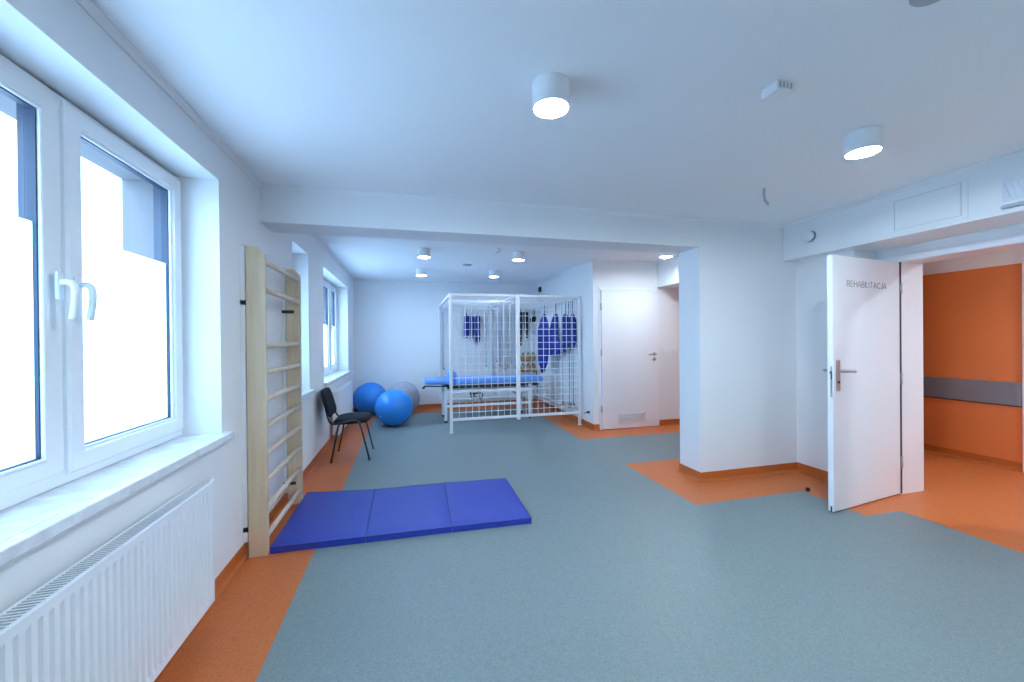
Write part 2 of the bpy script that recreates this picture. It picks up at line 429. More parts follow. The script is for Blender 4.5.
# ------------------------------------------------------------------ radiators
def radiator(y0, y1, z0, z1, label, flutes, valve_far=True):
    root = empty('radiator', ((-.97), (y0 + y1) / 2, 0)); tag(root, label, 'radiator')
    xf = -.918; xb = -.985
    # front panel: flat bands at top and bottom, vertical flutes between
    bm = B(); n = int(round((y1 - y0 - .03) / .0333)); p = (y1 - y0 - .03) / n; prof = []
    y = y0 + .015
    for k in range(n):
        prof += [(y + p * .0, -.0), (y + p * .14, -.0), (y + p * .30, -.0075), (y + p * .55, -.0075), (y + p * .72, -.0), (y + p, 0)]
        y += p
    prof = [(y0, 0)] + prof + [(y1, 0)]
    zt, zb = z1 - .042, z0 + .036
    rows = [(z0, 0), (zb - .012, 0), (zb, 1), (zt, 1), (zt + .012, 0), (z1 - .006, 0)]
    g = [[bm.verts.new((xf + d * f, yy, z)) for yy, d in prof] for z, f in rows]
    for A, C in zip(g, g[1:]):
        for k in range(len(prof) - 1): bm.faces.new((A[k], A[k + 1], C[k + 1], C[k]))
    bmesh.ops.remove_doubles(bm, verts=bm.verts[:], dist=.00005)
    # folded top lip and end returns give the sheet its depth
    part('front_panel', bm, 'enamel', root)
    bm = B(); box(bm, (xf - .02, y0, z0 + .002), (xf - .0095, y1, z1 - .01)); box(bm, (xb, y0 + .01, z0 + .01), (xb + .012, y1 - .01, z1 - .02)); part('water_panel', bm, 'enamel', root)
    for ye in (y0, y1):
        bm = B(); box(bm, (xb - .004, ye - .003, z0 + .01), (xf - .002, ye + .003, z1), .002); part('side_cover', bm, 'enamel', root)
    # top grille: two rails and oblique bars
    bm = B(); box(bm, (xf - .012, y0, z1 - .008), (xf + .001, y1, z1), .002); box(bm, (xb - .005, y0, z1 - .008), (xb + .004, y1, z1), .002)
    y = y0 + .012
    while y < y1 - .01:
        box(bm, (xb, y, z1 - .006), (xf - .004, y + .0055, z1 - .001), xf=None); y += .0135
    part('top_grille', bm, 'enamel', root)
    bm = B(); yv = y1 if valve_far else y0; sg = 1 if valve_far else -1
    cyl(bm, (-.945, yv - .01, z1 - .012), .010, sg * .03, 'y', 12); 
    lathe(bm, (-.945, yv + sg * .012, z1 - .012), [(.008, 0), (.014, sg * .002), (.0155, sg * .015), (.0145, sg * .036), (.008, sg * .04)], 16, 1)
    part('thermostat_valve', bm, 'plas', root, 'auto')
    bm = B(); tube(bm, [(-.943, yv + sg * .006, z1 - .026), (-.943, yv + sg * .008, z1 - .05)], .008, 10); 
    part('vent_plug', bm, 'dark', root, True)
    for yb in (y0 + .25, y1 - .25):
        bm = B(); box(bm, (XL, yb, z0 + .03), (xb, yb + .03, z1 - .05)); part('wall_bracket', bm, 'enamel', root)
    return root
radiator(.82, 2.21, .13, .703, 'long ribbed white radiator with top grille under the nearest window', True)
r2 = radiator(5.68, 7.07, .12, .70, 'ribbed white radiator under the far window, behind the black chair', True)
bm = B(); tube(bm, [(-.955, 5.65, .02), (-.955, 5.65, .17), (-.955, 5.69, .18)], .009, 8); part('supply_pipe', bm, 'steel', r2, True)

# ------------------------------------------------------------------ wall bars
wb = empty('wall_bars', (-.94, 3.26, 0)); tag(wb, 'tall pale wooden wall bars with two uprights fixed to the left wall', 'wall bars')
for ys in (2.853, 3.70):
    bm = B(); x0, x1, H_, c = -.998, -.890, 1.978, .05
    prof = [(x0, .0), (x1, 0.), (x1, H_ - c), (x1 - .045, H_), (x0, H_)]
    A = [bm.verts.new((x, ys, z)) for x, z in prof]; C = [bm.verts.new((x, ys + .034, z)) for x, z in prof]
    bm.faces.new(A); bm.faces.new(C[::-1])
    for i in range(5): bm.faces.new((A[i], A[(i + 1) % 5], C[(i + 1) % 5], C[i]))
    bmesh.ops.bevel(bm, geom=bm.edges[:], offset=.003, segments=1, affect='EDGES')
    up = part('upright', bm, 'wood', wb)
    for zz in (.12, .19, .46, 1.08, 1.62):
        bm = B(); cyl(bm, (-.94 + (.02 if zz in (.12, 1.08) else 0), ys - .001, zz), .0045, .002, 'y', 8); part('screw', bm, 'steel', up)
    for zz in (1.62, .18):
        bm = B(); box(bm, (XL, ys - .004, zz - .013), (x0 + .062, ys - .0005, zz + .013), .001) if ys > 3 else box(bm, (XL, ys + .006, zz - .016), (x0 + .002, ys + .014, zz + .016), .001)
        part('wall_bracket', bm, 'dark', wb)
    bm = B(); box(bm, (XL, ys + .006, .10), (x0 - .006, ys + .028, 1.99), .002); part('wall_batten', bm, 'wall', wb)
for z in (.12, .297, .472, .647, .822, .997, 1.170, 1.345, 1.705, 1.888):
    bm = B(); xx = -.905
    tube(bm, [(xx, 2.886, z), (xx, 3.25, z), (xx, 3.701, z)], .0185, 14, flat=.8); part('rung', bm, 'rung', wb, True)

# ------------------------------------------------------------------ folding mat
mt = empty('exercise_mat', (0, 3.29, 0)); tag(mt, 'royal blue three-section folding exercise mat on the floor beside the wall bars', 'mat')
Q = [((-.886, 2.876), (-.884, 3.84)), ((-.302, 2.862), (-.312, 3.752)), ((.282, 2.850), (.302, 3.748)), ((.868, 2.830), (.884, 3.712))]
for (a, b), (c, d) in zip(Q, Q[1:]):
    bm = B(); g = .003
    def P(u, w, z):
        p = V(a).lerp(V(c), u); q = V(b).lerp(V(d), u); r = p.lerp(q, w); return V((r.x, r.y, z))
    nx, ny = 14, 16; t = .048
    def tz(u, w):
        e = min(u, 1 - u, w, 1 - w); return t - .007 * math.exp(-e * 30) + .0008 * math.sin(9 * u + 5 * w)
    top = [[bm.verts.new(P(g + (1 - 2 * g) * u / nx, w / ny, tz(u / nx, w / ny))) for u in range(nx + 1)] for w in range(ny + 1)]
    bot = [[bm.verts.new(P(g + (1 - 2 * g) * u / nx, w / ny, .001)) for u in range(nx + 1)] for w in range(ny + 1)]
    for w in range(ny):
        for u in range(nx):
            bm.faces.new((top[w][u], top[w][u + 1], top[w + 1][u + 1], top[w + 1][u])); bm.faces.new((bot[w][u], bot[w + 1][u], bot[w + 1][u + 1], bot[w][u + 1]))
    for u in range(nx):
        for w in (0, ny): bm.faces.new((top[w][u], top[w][u + 1], bot[w][u + 1], bot[w][u]))
    for w in range(ny):
        for u in (0, nx): bm.faces.new((top[w][u], top[w + 1][u], bot[w + 1][u], bot[w][u]))
    bmesh.ops.recalc_face_normals(bm, faces=bm.faces[:])
    sec = part('mat_section', bm, 'mat', mt, 'auto')
    bm = B(); pts = [P(.004, 0, .040), P(.996, 0, .040), P(.996, 1, .040), P(.004, 1, .040)]
    tube(bm, pts, .0028, 6, closed=True); part('piping', bm, 'matseam', sec)

# ------------------------------------------------------------------ chair
ch = empty('conference_chair', (-.66, 5.085, 0)); tag(ch, 'charcoal padded stacking chair with black tube legs, standing with its back to the left wall', 'chair')
def pad(bm, c, ax_u, ax_v, ax_n, hu, hv, th, bulge, curve=0., rnd=.35, nu=14, nv=12):
    """rounded cushion; curve bends it about ax_v"""
    c = V(c); U = V(ax_u).normalized(); W = V(ax_v).normalized(); N = V(ax_n).normalized()
    def pt(u, v, s):
        k = (abs(u) ** 4 + abs(v) ** 4) ** .25; m = max(abs(u), abs(v)); sc = m / k if k > 1e-6 else 1.
        sc = 1 - (1 - sc) * (rnd / .35); uu, vv = u * sc, v * sc; e = 1 - max(abs(u), abs(v)) ** 6
        h = s * (th * .5 * (e ** .5 if e > 0 else 0) + (bulge * (1 - u * u) * (1 - v * v) if s > 0 else 0))
        return c + U * uu * hu + W * vv * hv + N * (h + curve * u * u)
    for s in (1, -1):
        g = [[bm.verts.new(pt(-1 + 2 * i / nu, -1 + 2 * j / nv, s)) for i in range(nu + 1)] for j in range(nv + 1)]
        for j in range(nv):
            for i in range(nu): bm.faces.new((g[j][i], g[j][i + 1], g[j + 1][i + 1], g[j + 1][i]))
    bmesh.ops.remove_doubles(bm, verts=bm.verts[:], dist=.0004)
bm = B(); pad(bm, (-.655, 5.085, .448), (0, 1, 0), (1, 0, .03), (-.03, 0, 1), .245, .206, .072, .012, rnd=.25); part('seat', bm, 'chairfab', ch, True)
bdir = V((-.085, 0, .30)).normalized(); bn = V((.30, 0, .085)).normalized()
bm = B(); pad(bm, (-.940, 5.085, .652), (0, 1, 0), bdir, bn, .25, .166, .045, .012, curve=.020, rnd=.24); part('backrest', bm, 'chairfab', ch, True)
bm = B(); pad(bm, (-.956, 5.085, .648), (0, 1, 0), bdir, bn, .232, .163, .022, .0, curve=.022); part('back_shell', bm, 'black', ch, True)
for y, yt in ((4.838, 4.833), (5.332, 5.337)):
    bm = B(); tube(bm, smooth_path([(-.458, y, .008), (-.548, yt, .395), (-.572, yt, .446), (-.62, yt, .466), (-.70, yt, .456), (-.80, yt + (.0), .436), (-.862, yt + .01 * (1 if y < 5 else -1), .445), (-.895, yt + .03 * (1 if y < 5 else -1), .50), (-.925, yt + .05 * (1 if y < 5 else -1), .60)], 4), .0105, 10, flat=1.35)
    part('side_tube', bm, 'tube', ch, True)
    bm = B(); tube(bm, [(-.865, y, .008), (-.785, yt, .418)], .0105, 10, flat=1.35); part('rear_leg', bm, 'tube', ch, True)
    for fx in (-.458, -.866):
        bm = B(); cyl(bm, (fx, y, 0), .0125, .016, 'z', 12, .003); part('foot_cap', bm, 'black', ch)
bm = B()
for xx in (-.785, -.56): tube(bm, [(xx, 4.835, .412), (xx, 5.335, .412)], .009, 8)
part('cross_tube', bm, 'tube', ch, True)

# ------------------------------------------------------------------ balls
for (c, r, m, lab) in [((-.251, 6.715), .297, 'ball', 'glossy blue exercise ball standing in front of the two others'),
                       ((-.712, 7.79), .306, 'ball', 'blue exercise ball tucked into the corner beside the radiator'),
                       ((-.125, 7.70), .307, 'ballg', 'silver grey exercise ball half hidden behind the front blue ball')]:
    bm = B(); bmesh.ops.create_uvsphere(bm, u_segments=64, v_segments=40, radius=r)
    for v in bm.verts:      # shallow moulded rings
        a = v.co.z / r; v.co *= 1 + .0012 * math.cos(46 * math.asin(max(-1, min(1, a))))
        if v.co.z < -r * .965: v.co.z = -r * .965 
    bmesh.ops.translate(bm, verts=bm.verts[:], vec=(c[0], c[1], r * .965))
    o = newobj('exercise_ball', bm, m, None, True)
    o.data.transform(Matrix.Translation((-c[0], -c[1], 0))); o.location = (c[0], c[1], 0)
    tag(o, lab, 'ball')
    bm = B(); d = V((.2, -.75, .62)).normalized() if m == 'ballg' else V((-.6, -.62, -.3)).normalized()
    cc = V((c[0], c[1], r * .965)) + d * (r - .001); cyl(bm, cc, .007, .003, d, 10); part('plug', bm, 'valve', o)

# ------------------------------------------------------------------ suspension cage
CX0, CXM, CX1 = .585, 1.605, 2.615; CY0, CY1 = 5.87, 8.10; ZT, ZL = 2.035, .20
cg = empty('suspension_cage', (1.6, 6.98, 0)); tag(cg, 'white wire mesh suspension therapy cage with tube frame in the back corner', 'therapy cage')
t = .042
for x in (CX0, CXM, CX1):
    bm = B(); zb = 0.0 if x != CXM else ZL - .05
    sqbar(bm, (x, CY0, zb), (x, CY0, ZT + .02), t if x != CXM else .055); po = part('post', bm, 'cage', cg)
    if x != CXM: bm = B(); box(bm, (x - .027, CY0 - .027, 0), (x + .027, CY0 + .027, .012), .003); part('foot', bm, 'cage', po)
for x in (CX0, CXM):
    bm = B(); sqbar(bm, (x, CY1, ZL if x == CX0 else .2), (x, CY1, ZT + .02), .034); part('post', bm, 'cage', cg)
bm = B(); sqbar(bm, (CX1, CY1, .2), (CX1, CY1, ZT + .02), .034); part('post', bm, 'cage', cg)
for a, b in [((CX0, CY0, ZT), (CX1, CY0, ZT)), ((CX0, CY0, ZL), (CX1, CY0, ZL)), ((CX0, CY1, ZT), (CX1, CY1, ZT)), ((CXM, CY1, ZL), (CX1, CY1, ZL)),
             ((CX0, CY0, ZT), (CX0, CY1, ZT)), ((CXM, CY0, ZT), (CXM, CY1, ZT)), ((CX1, CY0, ZT), (CX1, CY1, ZT)), ((CX1, CY0, ZL), (CX1, CY1, ZL)), ((CX0, 6.95, ZT), (CX1, 6.95, ZT))]:
    bm = B(); sqbar(bm, a, b, .038); part('rail', bm, 'cage', cg)
def mesh_panel(name, axis, fixed, a0, a1, b0, b1, s=.1, r=.0033):
    bm = B(); na = max(1, round((a1 - a0) / s)); nb = max(1, round((b1 - b0) / s))
    def p(u, w): return (u, fixed, w) if axis == 'y' else (fixed, u, w) if axis == 'x' else (u, w, fixed)
    for i in range(1, na): u = a0 + (a1 - a0) * i / na; tube(bm, [p(u, b0), p(u, b1)], r, 4)
    for j in range(1, nb):
        w = b0 + (b1 - b0) * j / nb
        q = [p(a0, w), p(a1, w)]; k = [V(x) for x in q]; o = V((0, .005, 0)) if axis == 'y' else V((.005, 0, 0)) if axis == 'x' else V((0, 0, .005))
        tube(bm, [k[0] - o, k[1] - o], r, 4)
    part(name, bm, 'cage', cg)
for a, b in ((CX0 + .02, CXM - .025), (CXM + .025, CX1 - .02)):
    mesh_panel('mesh_panel', 'y', CY0, a, b, ZL, ZT, r=.0042)
    mesh_panel('roof_mesh', 'z', ZT, a, b, CY0 + .02, CY1 - .02)
    mesh_panel('back_mesh', 'y', CY1, a, b, ZL if a > 1 else .9, ZT, r=.0025)
mesh_panel('side_mesh', 'x', CX1, CY0 + .02, CY1 - .02, ZL, ZT)
for x in (CX0 + .35, CXM - .1, CXM + .55, CX1 - .2):
    bm = B(); cyl(bm, (x, CY0, ZT + .019), .009, .022, 'z', 8); part('roof_bolt', bm, 'cage', cg)

# cloth slings --------------------------------------------------------------
P0 = V((2.33, 7.3)); P1 = V((2.58, 6.0)); DD = (P1 - P0).normalized(); NN = V((-DD.y, DD.x))
def on_rod(s, z, o=0.): q = P0 + DD * s + NN * o; return V((q.x, q.y, z))
def on_back(s, z, o=0.): return V((s, 8.045 - o * 1., z))
def drape(rows, f, th, folds, amp, n=12):
    """thick folded cloth hanging between row edges"""
    bm = B(); rows = sorted(rows, key=lambda r: -r[0]); R = []
    for (z0, a0, b0), (z1, a1, b1) in zip(rows, rows[1:]):
        k = max(1, int((z0 - z1) / .05))
        for i in range(k): t_ = i / k; R.append((z0 + (z1 - z0) * t_, a0 + (a1 - a0) * t_, b0 + (b1 - b0) * t_))
    R.append(rows[-1]); F, G = [], []
    for j, (z, a, b) in enumerate(R):
        fa, ga = [], []
        for i in range(n + 1):
            u = i / n; s = a + (b - a) * u; e = math.sqrt(max(0, 1 - (2 * u - 1) ** 2)) * .8 + .2
            w = amp * math.sin(folds * PI * u + z * 2.2) * min(1, (b - a) / .1)
            fa.append(bm.verts.new(f(s, z, w + th * .5 * e))); ga.append(bm.verts.new(f(s, z, w - th * .5 * e)))
        F.append(fa); G.append(ga)
    for X in (F, G):
        for A, C in zip(X, X[1:]):
            for i in range(n): bm.faces.new((A[i], A[i + 1], C[i + 1], C[i]))
    for j in range(len(R) - 1):
        for i in (0, n): bm.faces.new((F[j][i], F[j + 1][i], G[j + 1][i], G[j][i]))
    for j in (0, len(R) - 1):
        for i in range(n): bm.faces.new((F[j][i], F[j][i + 1], G[j][i + 1], G[j][i]))
    return bm
def sling(rows, f, th, folds, amp, label, group=None, hook_to=None, m='sling', hm='rope2', name='fabric_sling', cat='sling'):
    top = max(rows, key=lambda r: r[0]); s = (top[1] + top[2]) / 2
    root = empty(name, f(s, top[0])); tag(root, label, cat, group)
    part('cloth' if cat == 'sling' else 'webbing', drape(rows, f, th, folds, amp), m, root, True)
    bm = B(); zt = hook_to if hook_to else top[0] + .07
    tube(bm, [f(s, top[0] - .03), f(s, (top[0] + zt) / 2), f(s, zt)], .007, 6)
    part('hanging_cord', bm, hm, root, True); 
    bm = B(); z = zt; pts = [f(s - .0, z), f(s + .012, z + .012), f(s + .008, z + .028), f(s - .008, z + .028), f(s - .010, z + .014)]; tube(bm, pts, .004, 6); part('hook', bm, 'steel', root, True)
    return root
s1 = [(1.833, 0.365, 0.402), (1.76, .30, .44), (1.687, 0.236, 0.493), (1.54, 0.137, 0.561), (1.264, 0.101, 0.56), (1.078, 0.089, 0.53), (0.93, 0.126, 0.498), (0.838, 0.22, 0.424), (0.752, 0.27, 0.33)]
s2 = [(1.808, 0.753, 0.803), (1.74, .70, .83), (1.67, 0.65, 0.849), (1.531, 0.578, 0.84), (1.426, 0.541, 0.84), (1.33, .53, .88), (1.285, 0.532, 0.965), (1.181, 0.523, 1.093), (1.13, .525, .98), (1.085, 0.535, 0.774)]
s3 = [(1.789, 1.072, 1.117), (1.74, 1.02, 1.16), (1.689, 0.993, 1.185), (1.287, 0.971, 1.199), (1.195, 1.001, 1.153)]
s4 = [(1.776, 1.28, 1.309), (1.72, 1.23, 1.35), (1.679, 1.2, 1.386), (1.337, 1.2, 1.407), (1.239, 1.213, 1.343), (1.174, 1.256, 1.285)]
sling(s1, on_rod, .05, 3, .014, 'longest royal blue sling hanging at the left of the blue bunch in the cage corner', hook_to=1.99)
sling(s2, on_rod, .045, 4, .016, 'royal blue sling with a wide swag drooping to the right across the cage side', hook_to=1.985)
sling(s3, on_rod, .05, 3, .012, 'royal blue sling hanging just above the right end of the drooping swag', hook_to=1.985)
sling(s4, on_rod, .05, 3, .012, 'rightmost royal blue sling, hanging nearest the front right cage post', hook_to=1.985)
bm = B(); tube(bm, [on_rod(-.25, 2.0), on_rod(1.40, 2.0)], .008, 8); part('hanging_rod', bm, 'cage', cg)
a_ = [(1.893, 1.11, 1.13), (1.85, 1.075, 1.178), (1.833, 1.069, 1.184), (1.49, 1.066, 1.181), (1.44, 1.08, 1.15), (1.399, 1.095, 1.121)]
b_ = [(1.894, 1.215, 1.236), (1.833, 1.202, 1.285), (1.489, 1.20, 1.282), (1.44, 1.21, 1.265), (1.398, 1.217, 1.247)]
c_ = [(1.895, 1.346, 1.367), (1.834, 1.305, 1.409), (1.42, 1.30, 1.405), (1.367, 1.3, 1.402), (1.275, 1.34, 1.369)]
for r_, l_ in ((a_, 'short royal blue sling on the back wall, leftmost of three and widest'), (b_, 'short royal blue sling on the back wall, middle and narrowest of three'), (c_, 'short royal blue sling on the back wall, rightmost and longest of three')):
    sling(r_, on_back, .035, 3, .006, l_, hook_to=1.95)
sling([(1.943, 2.229, 2.305), (1.671, 2.226, 2.302), (1.4, 2.23, 2.289), (1.233, 2.255, 2.276)], on_back, .03, 2, .006, 'long black strap harness on the back mesh beside the middle cage post', m='black_strap', hm='black_strap', name='strap_harness', cat='harness', hook_to=1.99)
sling([(1.944, 2.327, 2.429), (1.78, 2.33, 2.43), (1.609, 2.34, 2.426), (1.399, 2.376, 2.415)], on_back, .035, 3, .006, 'shorter black strap harness with a wide top, left of the blue slings', m='black_strap', hm='black_strap', name='strap_harness', cat='harness', hook_to=1.99)
sling([(1.861, 2.541, 2.603), (1.80, 2.47, 2.60), (1.735, 2.478, 2.59)], on_back, .06, 2, .004, 'small black cuff hanging above the tan sandbags', m='black_strap', hm='black_strap', name='ankle_cuff', cat='cuff', hook_to=2.0)

def tan_row(z0, z1, which):
    rack = None
    for i, x in enumerate((2.305, 2.415, 2.525)):
        root = empty('sandbag', (x, 8.03, z0)); tag(root, 'tan %s sandbag weight in the %s row on the back mesh' % (('left', 'middle', 'right')[i], which), 'sandbag', 'tan sandbag weights')
        bm = B(); pad(bm, (x, 8.03, (z0 + z1) / 2 - .01), (1, 0, 0), (0, 0, 1), (0, -1, 0), .058, (z1 - z0) / 2 + .012, .07, .01, nu=8, nv=8); part('bag', bm, 'tan', root, True)
        bm = B(); tube(bm, [(x - .02, 8.02, z1 - .02), (x - .012, 8.02, z1 + .03), (x, 8.03, z1 + .045), (x + .012, 8.02, z1 + .03), (x + .02, 8.02, z1 - .02)], .008, 6); part('handle', bm, 'black_strap', root, True)
tan_row(.925, 1.05, 'upper'); tan_row(.70, .83, 'lower')
bm = B(); tube(bm, smooth_path([(2.618, 8.05, .72), (2.612, 8.03, .45), (2.62, 8.04, .12)], 4), .014, 8); one('rubber_band', bm, 'black_strap', 'black elastic band hanging down behind the foot end of the treatment table', 'band', smooth=True)

# ropes ----------------------------------------------------------------------
RG = 'ropes with hooks hanging on the cage mesh'
def rope(pts, r, m, label, weight=False):
    root = empty('hanging_rope', pts[0]); tag(root, label, 'rope', RG)
    bm = B(); tube(bm, smooth_path(pts, 4), r, 6); part('cord', bm, m, root, True)
    e = V(pts[-1]); bm = B(); tube(bm, [e, e + V((0, 0, -.03)), e + V((.018, 0, -.045)), e + V((.018, 0, -.02))], .007, 6); part('hook', bm, 'tube', root, True)
for i, (x, z1) in enumerate([(.655, .83), (1.52, .86), (1.60 + .14, .95), (1.82, .86), (1.90, .80), (1.97, .84), (2.05, .92), (2.14, .80)]):
    lab = 'grey rope with a dark hook hanging alone at the left end of the cage' if i == 0 else 'grey rope with a hook hanging right of the three short blue slings' if i == 1 else 'thin grey rope hanging on the back mesh left of the middle cage post'
    o = 8.05 if i else 8.06
    rope([(x, o, 1.93), (x + .003, o, 1.5), (x - .003, o, z1)], .007 if i != 1 else .011, 'rope', lab)
for x, z in ((1.72, .80), (1.93, .76)):       # slack loops
    root = empty('rope_loop', (x, 8.04, z)); tag(root, 'slack pale rope loop hanging on the back mesh %s' % ('right above the table edge' if x < 1.8 else 'just left of the middle cage post'), 'rope')
    bm = B(); tube(bm, smooth_path([(x - .07, 8.04, 1.90), (x - .07, 8.03, z + .12), (x - .04, 8.02, z + .02), (x, 8.02, z - .01), (x + .05, 8.02, z + .03), (x + .075, 8.03, z + .14), (x + .07, 8.04, 1.88)], 4), .006, 6); part('cord', bm, 'rope', root, True)
for s, m in ((1.03, 'rope'), (1.16, 'rope'), (1.235, 'rope2'), (1.30, 'rope'), (1.345, 'rope2')):
    rope([on_rod(s, 1.98, -.035), on_rod(s, 1.2, -.03), on_rod(s, .34, -.03)], .0058, m, 'thin %s rope running down to the weights by the right cage side' % ('pale grey' if m == 'rope' else 'dark blue'))
root = empty('rope_loop', on_rod(.70, .85)); tag(root, 'slack pale rope loop below the blue swag at the cage side', 'rope')
bm = B(); tube(bm, smooth_path([on_rod(.62, 1.15), on_rod(.63, .85), on_rod(.70, .76), on_rod(.80, .78), on_rod(.86, .90), on_rod(.86, 1.2)], 4), .006, 6); part('cord', bm, 'rope', root, True)
for i, (s, w) in enumerate(((1.0, .05), (1.10, .055), (1.21, .055), (1.32, .04))):
    root = empty('pulley_weight', on_rod(s, .235)); tag(root, 'small brown grey pulley weight hooked low on the right cage side', 'weight', 'pulley weights at the cage side')
    bm = B(); cyl(bm, on_rod(s, .238), w, .05, 'z', 14, .008); part('disc', bm, ['tan', 'grille', 'tan', 'grille'][i], root, 'auto')
    bm = B(); tube(bm, [on_rod(s, .28), on_rod(s, .33)], .006, 6); part('eye_bolt', bm, 'steel', root)

# ------------------------------------------------------------------ treatment table
bd = empty('treatment_table', (1.3, 6.93, 0)); tag(bd, 'light blue padded treatment table on a white frame inside the mesh cage', 'treatment table')
Y0, Y1 = 6.62, 7.24
def cushion(x0, x1, z0, z1, name, r=.03, tiltz=0.):
    bm = B(); box(bm, (x0, Y0, z0), (x1, Y1, z1), r, seg=4)
    if tiltz:
        for v in bm.verts: v.co.z += tiltz * (v.co.x - x1) / (x0 - x1)
    return part(name, bm, 'bed', bd, True)
cushion(.735, 2.27, .625, .72, 'cushion')
cushion(.235, .72, .625, .705, 'head_cushion', tiltz=.022)
bm = B()
for y in (Y0 + .07, Y1 - .07): sqbar(bm, (.60, y, .585), (2.2, y, .585), .045)
for x in (.62, 1.45, 2.18): sqbar(bm, (x, Y0 + .07, .585), (x, Y1 - .07, .585), .04)
part('under_frame', bm, 'dark', bd)
bm = B()
for y in (Y0 + .05, Y1 - .05): sqbar(bm, (.56, y, .505), (2.05, y, .505), .05)
for x in (.575, 2.03): sqbar(bm, (x, Y0 + .05, .505), (x, Y1 - .05, .505), .045)
part('side_frame', bm, 'cage', bd)
bm = B()
for y in (Y0 + .05, Y1 - .05): sqbar(bm, (.60, y, .27), (2.03, y, .27), .04)
part('lower_rail', bm, 'cage', bd)
for x in (.575, 2.03):
    for y in (Y0 + .05, Y1 - .02):
        bm = B(); sqbar(bm, (x, y, .03), (x, y, .60), .045); lg = part('leg', bm, 'cage', bd)
        bm = B(); cyl(bm, (x, y, 0), .024, .034, 'z', 14, .004); part('foot_cap', bm, 'black', lg)
bm = B()
for x in (.95, 1.7):
    tube(bm, [(x, Y0 + .1, .50), (x + .28, Y0 + .1, .30)], .014, 8)
part('gas_strut', bm, 'steel', bd, True)
bm = B()
for x in (.98, 1.12): tube(bm, smooth_path([(x, Y0 + .02, .50), (x + .01, Y0 - .01, .42), (x + .05, Y0, .38), (x + .07, Y0 + .02, .47)], 4), .009, 6)
box(bm, (1.0, Y0 + .015, .46), (1.16, Y0 + .04, .485), .004); part('release_lever', bm, 'black', bd, True)
bm = B(); tube(bm, [(.24, Y0 + .03, .61), (.20, Y0 + .03, .585)], .02, 10); tube(bm, [(.23, Y0 + .03, .62), (.70, Y0 + .03, .60)], .012, 8); part('headrest_bracket', bm, 'tube', bd, True)
bl = B(); lathe(bl, (.69, 6.64, .79), [(.03, 0), (.062, .006), (.072, .02), (.072, .50), (.062, .514), (.03, .52)], 24, 1)
one('bolster', bl, 'bed', 'light blue roll cushion lying across the treatment table beside the headrest', 'bolster', smooth=True)

# ------------------------------------------------------------------ doors
# door 1: open leaf with the room name
hinge = V((4.113, 2.495)); tip = V((3.170, 2.362)); du = (hinge - tip).normalized(); dn = V((-du.y, du.x)); LL = (hinge - tip).length
def L3(s, d, z): p = tip + du * s + dn * d; return V((p.x, p.y, z))
def lbox(bm, s0, s1, d0, d1, z0, z1, bev=0, seg=1):
    XFm = Matrix(((du.x, dn.x, 0, tip.x), (du.y, dn.y, 0, tip.y), (0, 0, 1, 0), (0, 0, 0, 1)))
    box(bm, (s0, d0, z0), (s1, d1, z1), bev, xf=XFm, seg=seg)
dr = empty('door_1', (4.11, 2.5, 0)); tag(dr, kind='structure')
bm = B(); lbox(bm, 0, LL - .012, 0, .040, .010, 2.003, .002); lf = part('door_leaf', bm, 'door', dr)
bm = B(); lbox(bm, .012, .0135, .012, .012 + .002, .3, .31); lbox(bm, -.0015, .002, .006, .018, .90, 1.14); part('lock_plate', bm, 'steel', lf)
bm = B(); lbox(bm, -.004, .003, .008, .014, 1.04, 1.10); lbox(bm, -.014, .0, .010, .016, 1.085, 1.10); part('latch', bm, 'dark', lf)
bm = B(); lbox(bm, -.0025, .002, .012, .022, .004, .05); part('drop_seal', bm, 'dark', lf)
bm = B(); lbox(bm, .036, .080, -.008, -.001, .945, 1.187, .003); hp = part('handle_plate', bm, 'steel', lf)
bm = B(); tube(bm, smooth_path([L3(.056, -.006, 1.10), L3(.056, -.045, 1.10), L3(.068, -.056, 1.10), L3(.12, -.056, 1.098), L3(.19, -.052, 1.094)], 4), .0095, 10); part('lever', bm, 'steel', hp, True)
bm = B(); cyl(bm, L3(.057, -.007, 1.015), .011, .006, (-dn.x, -dn.y, 0), 12); part('keyhole', bm, 'dark', hp)
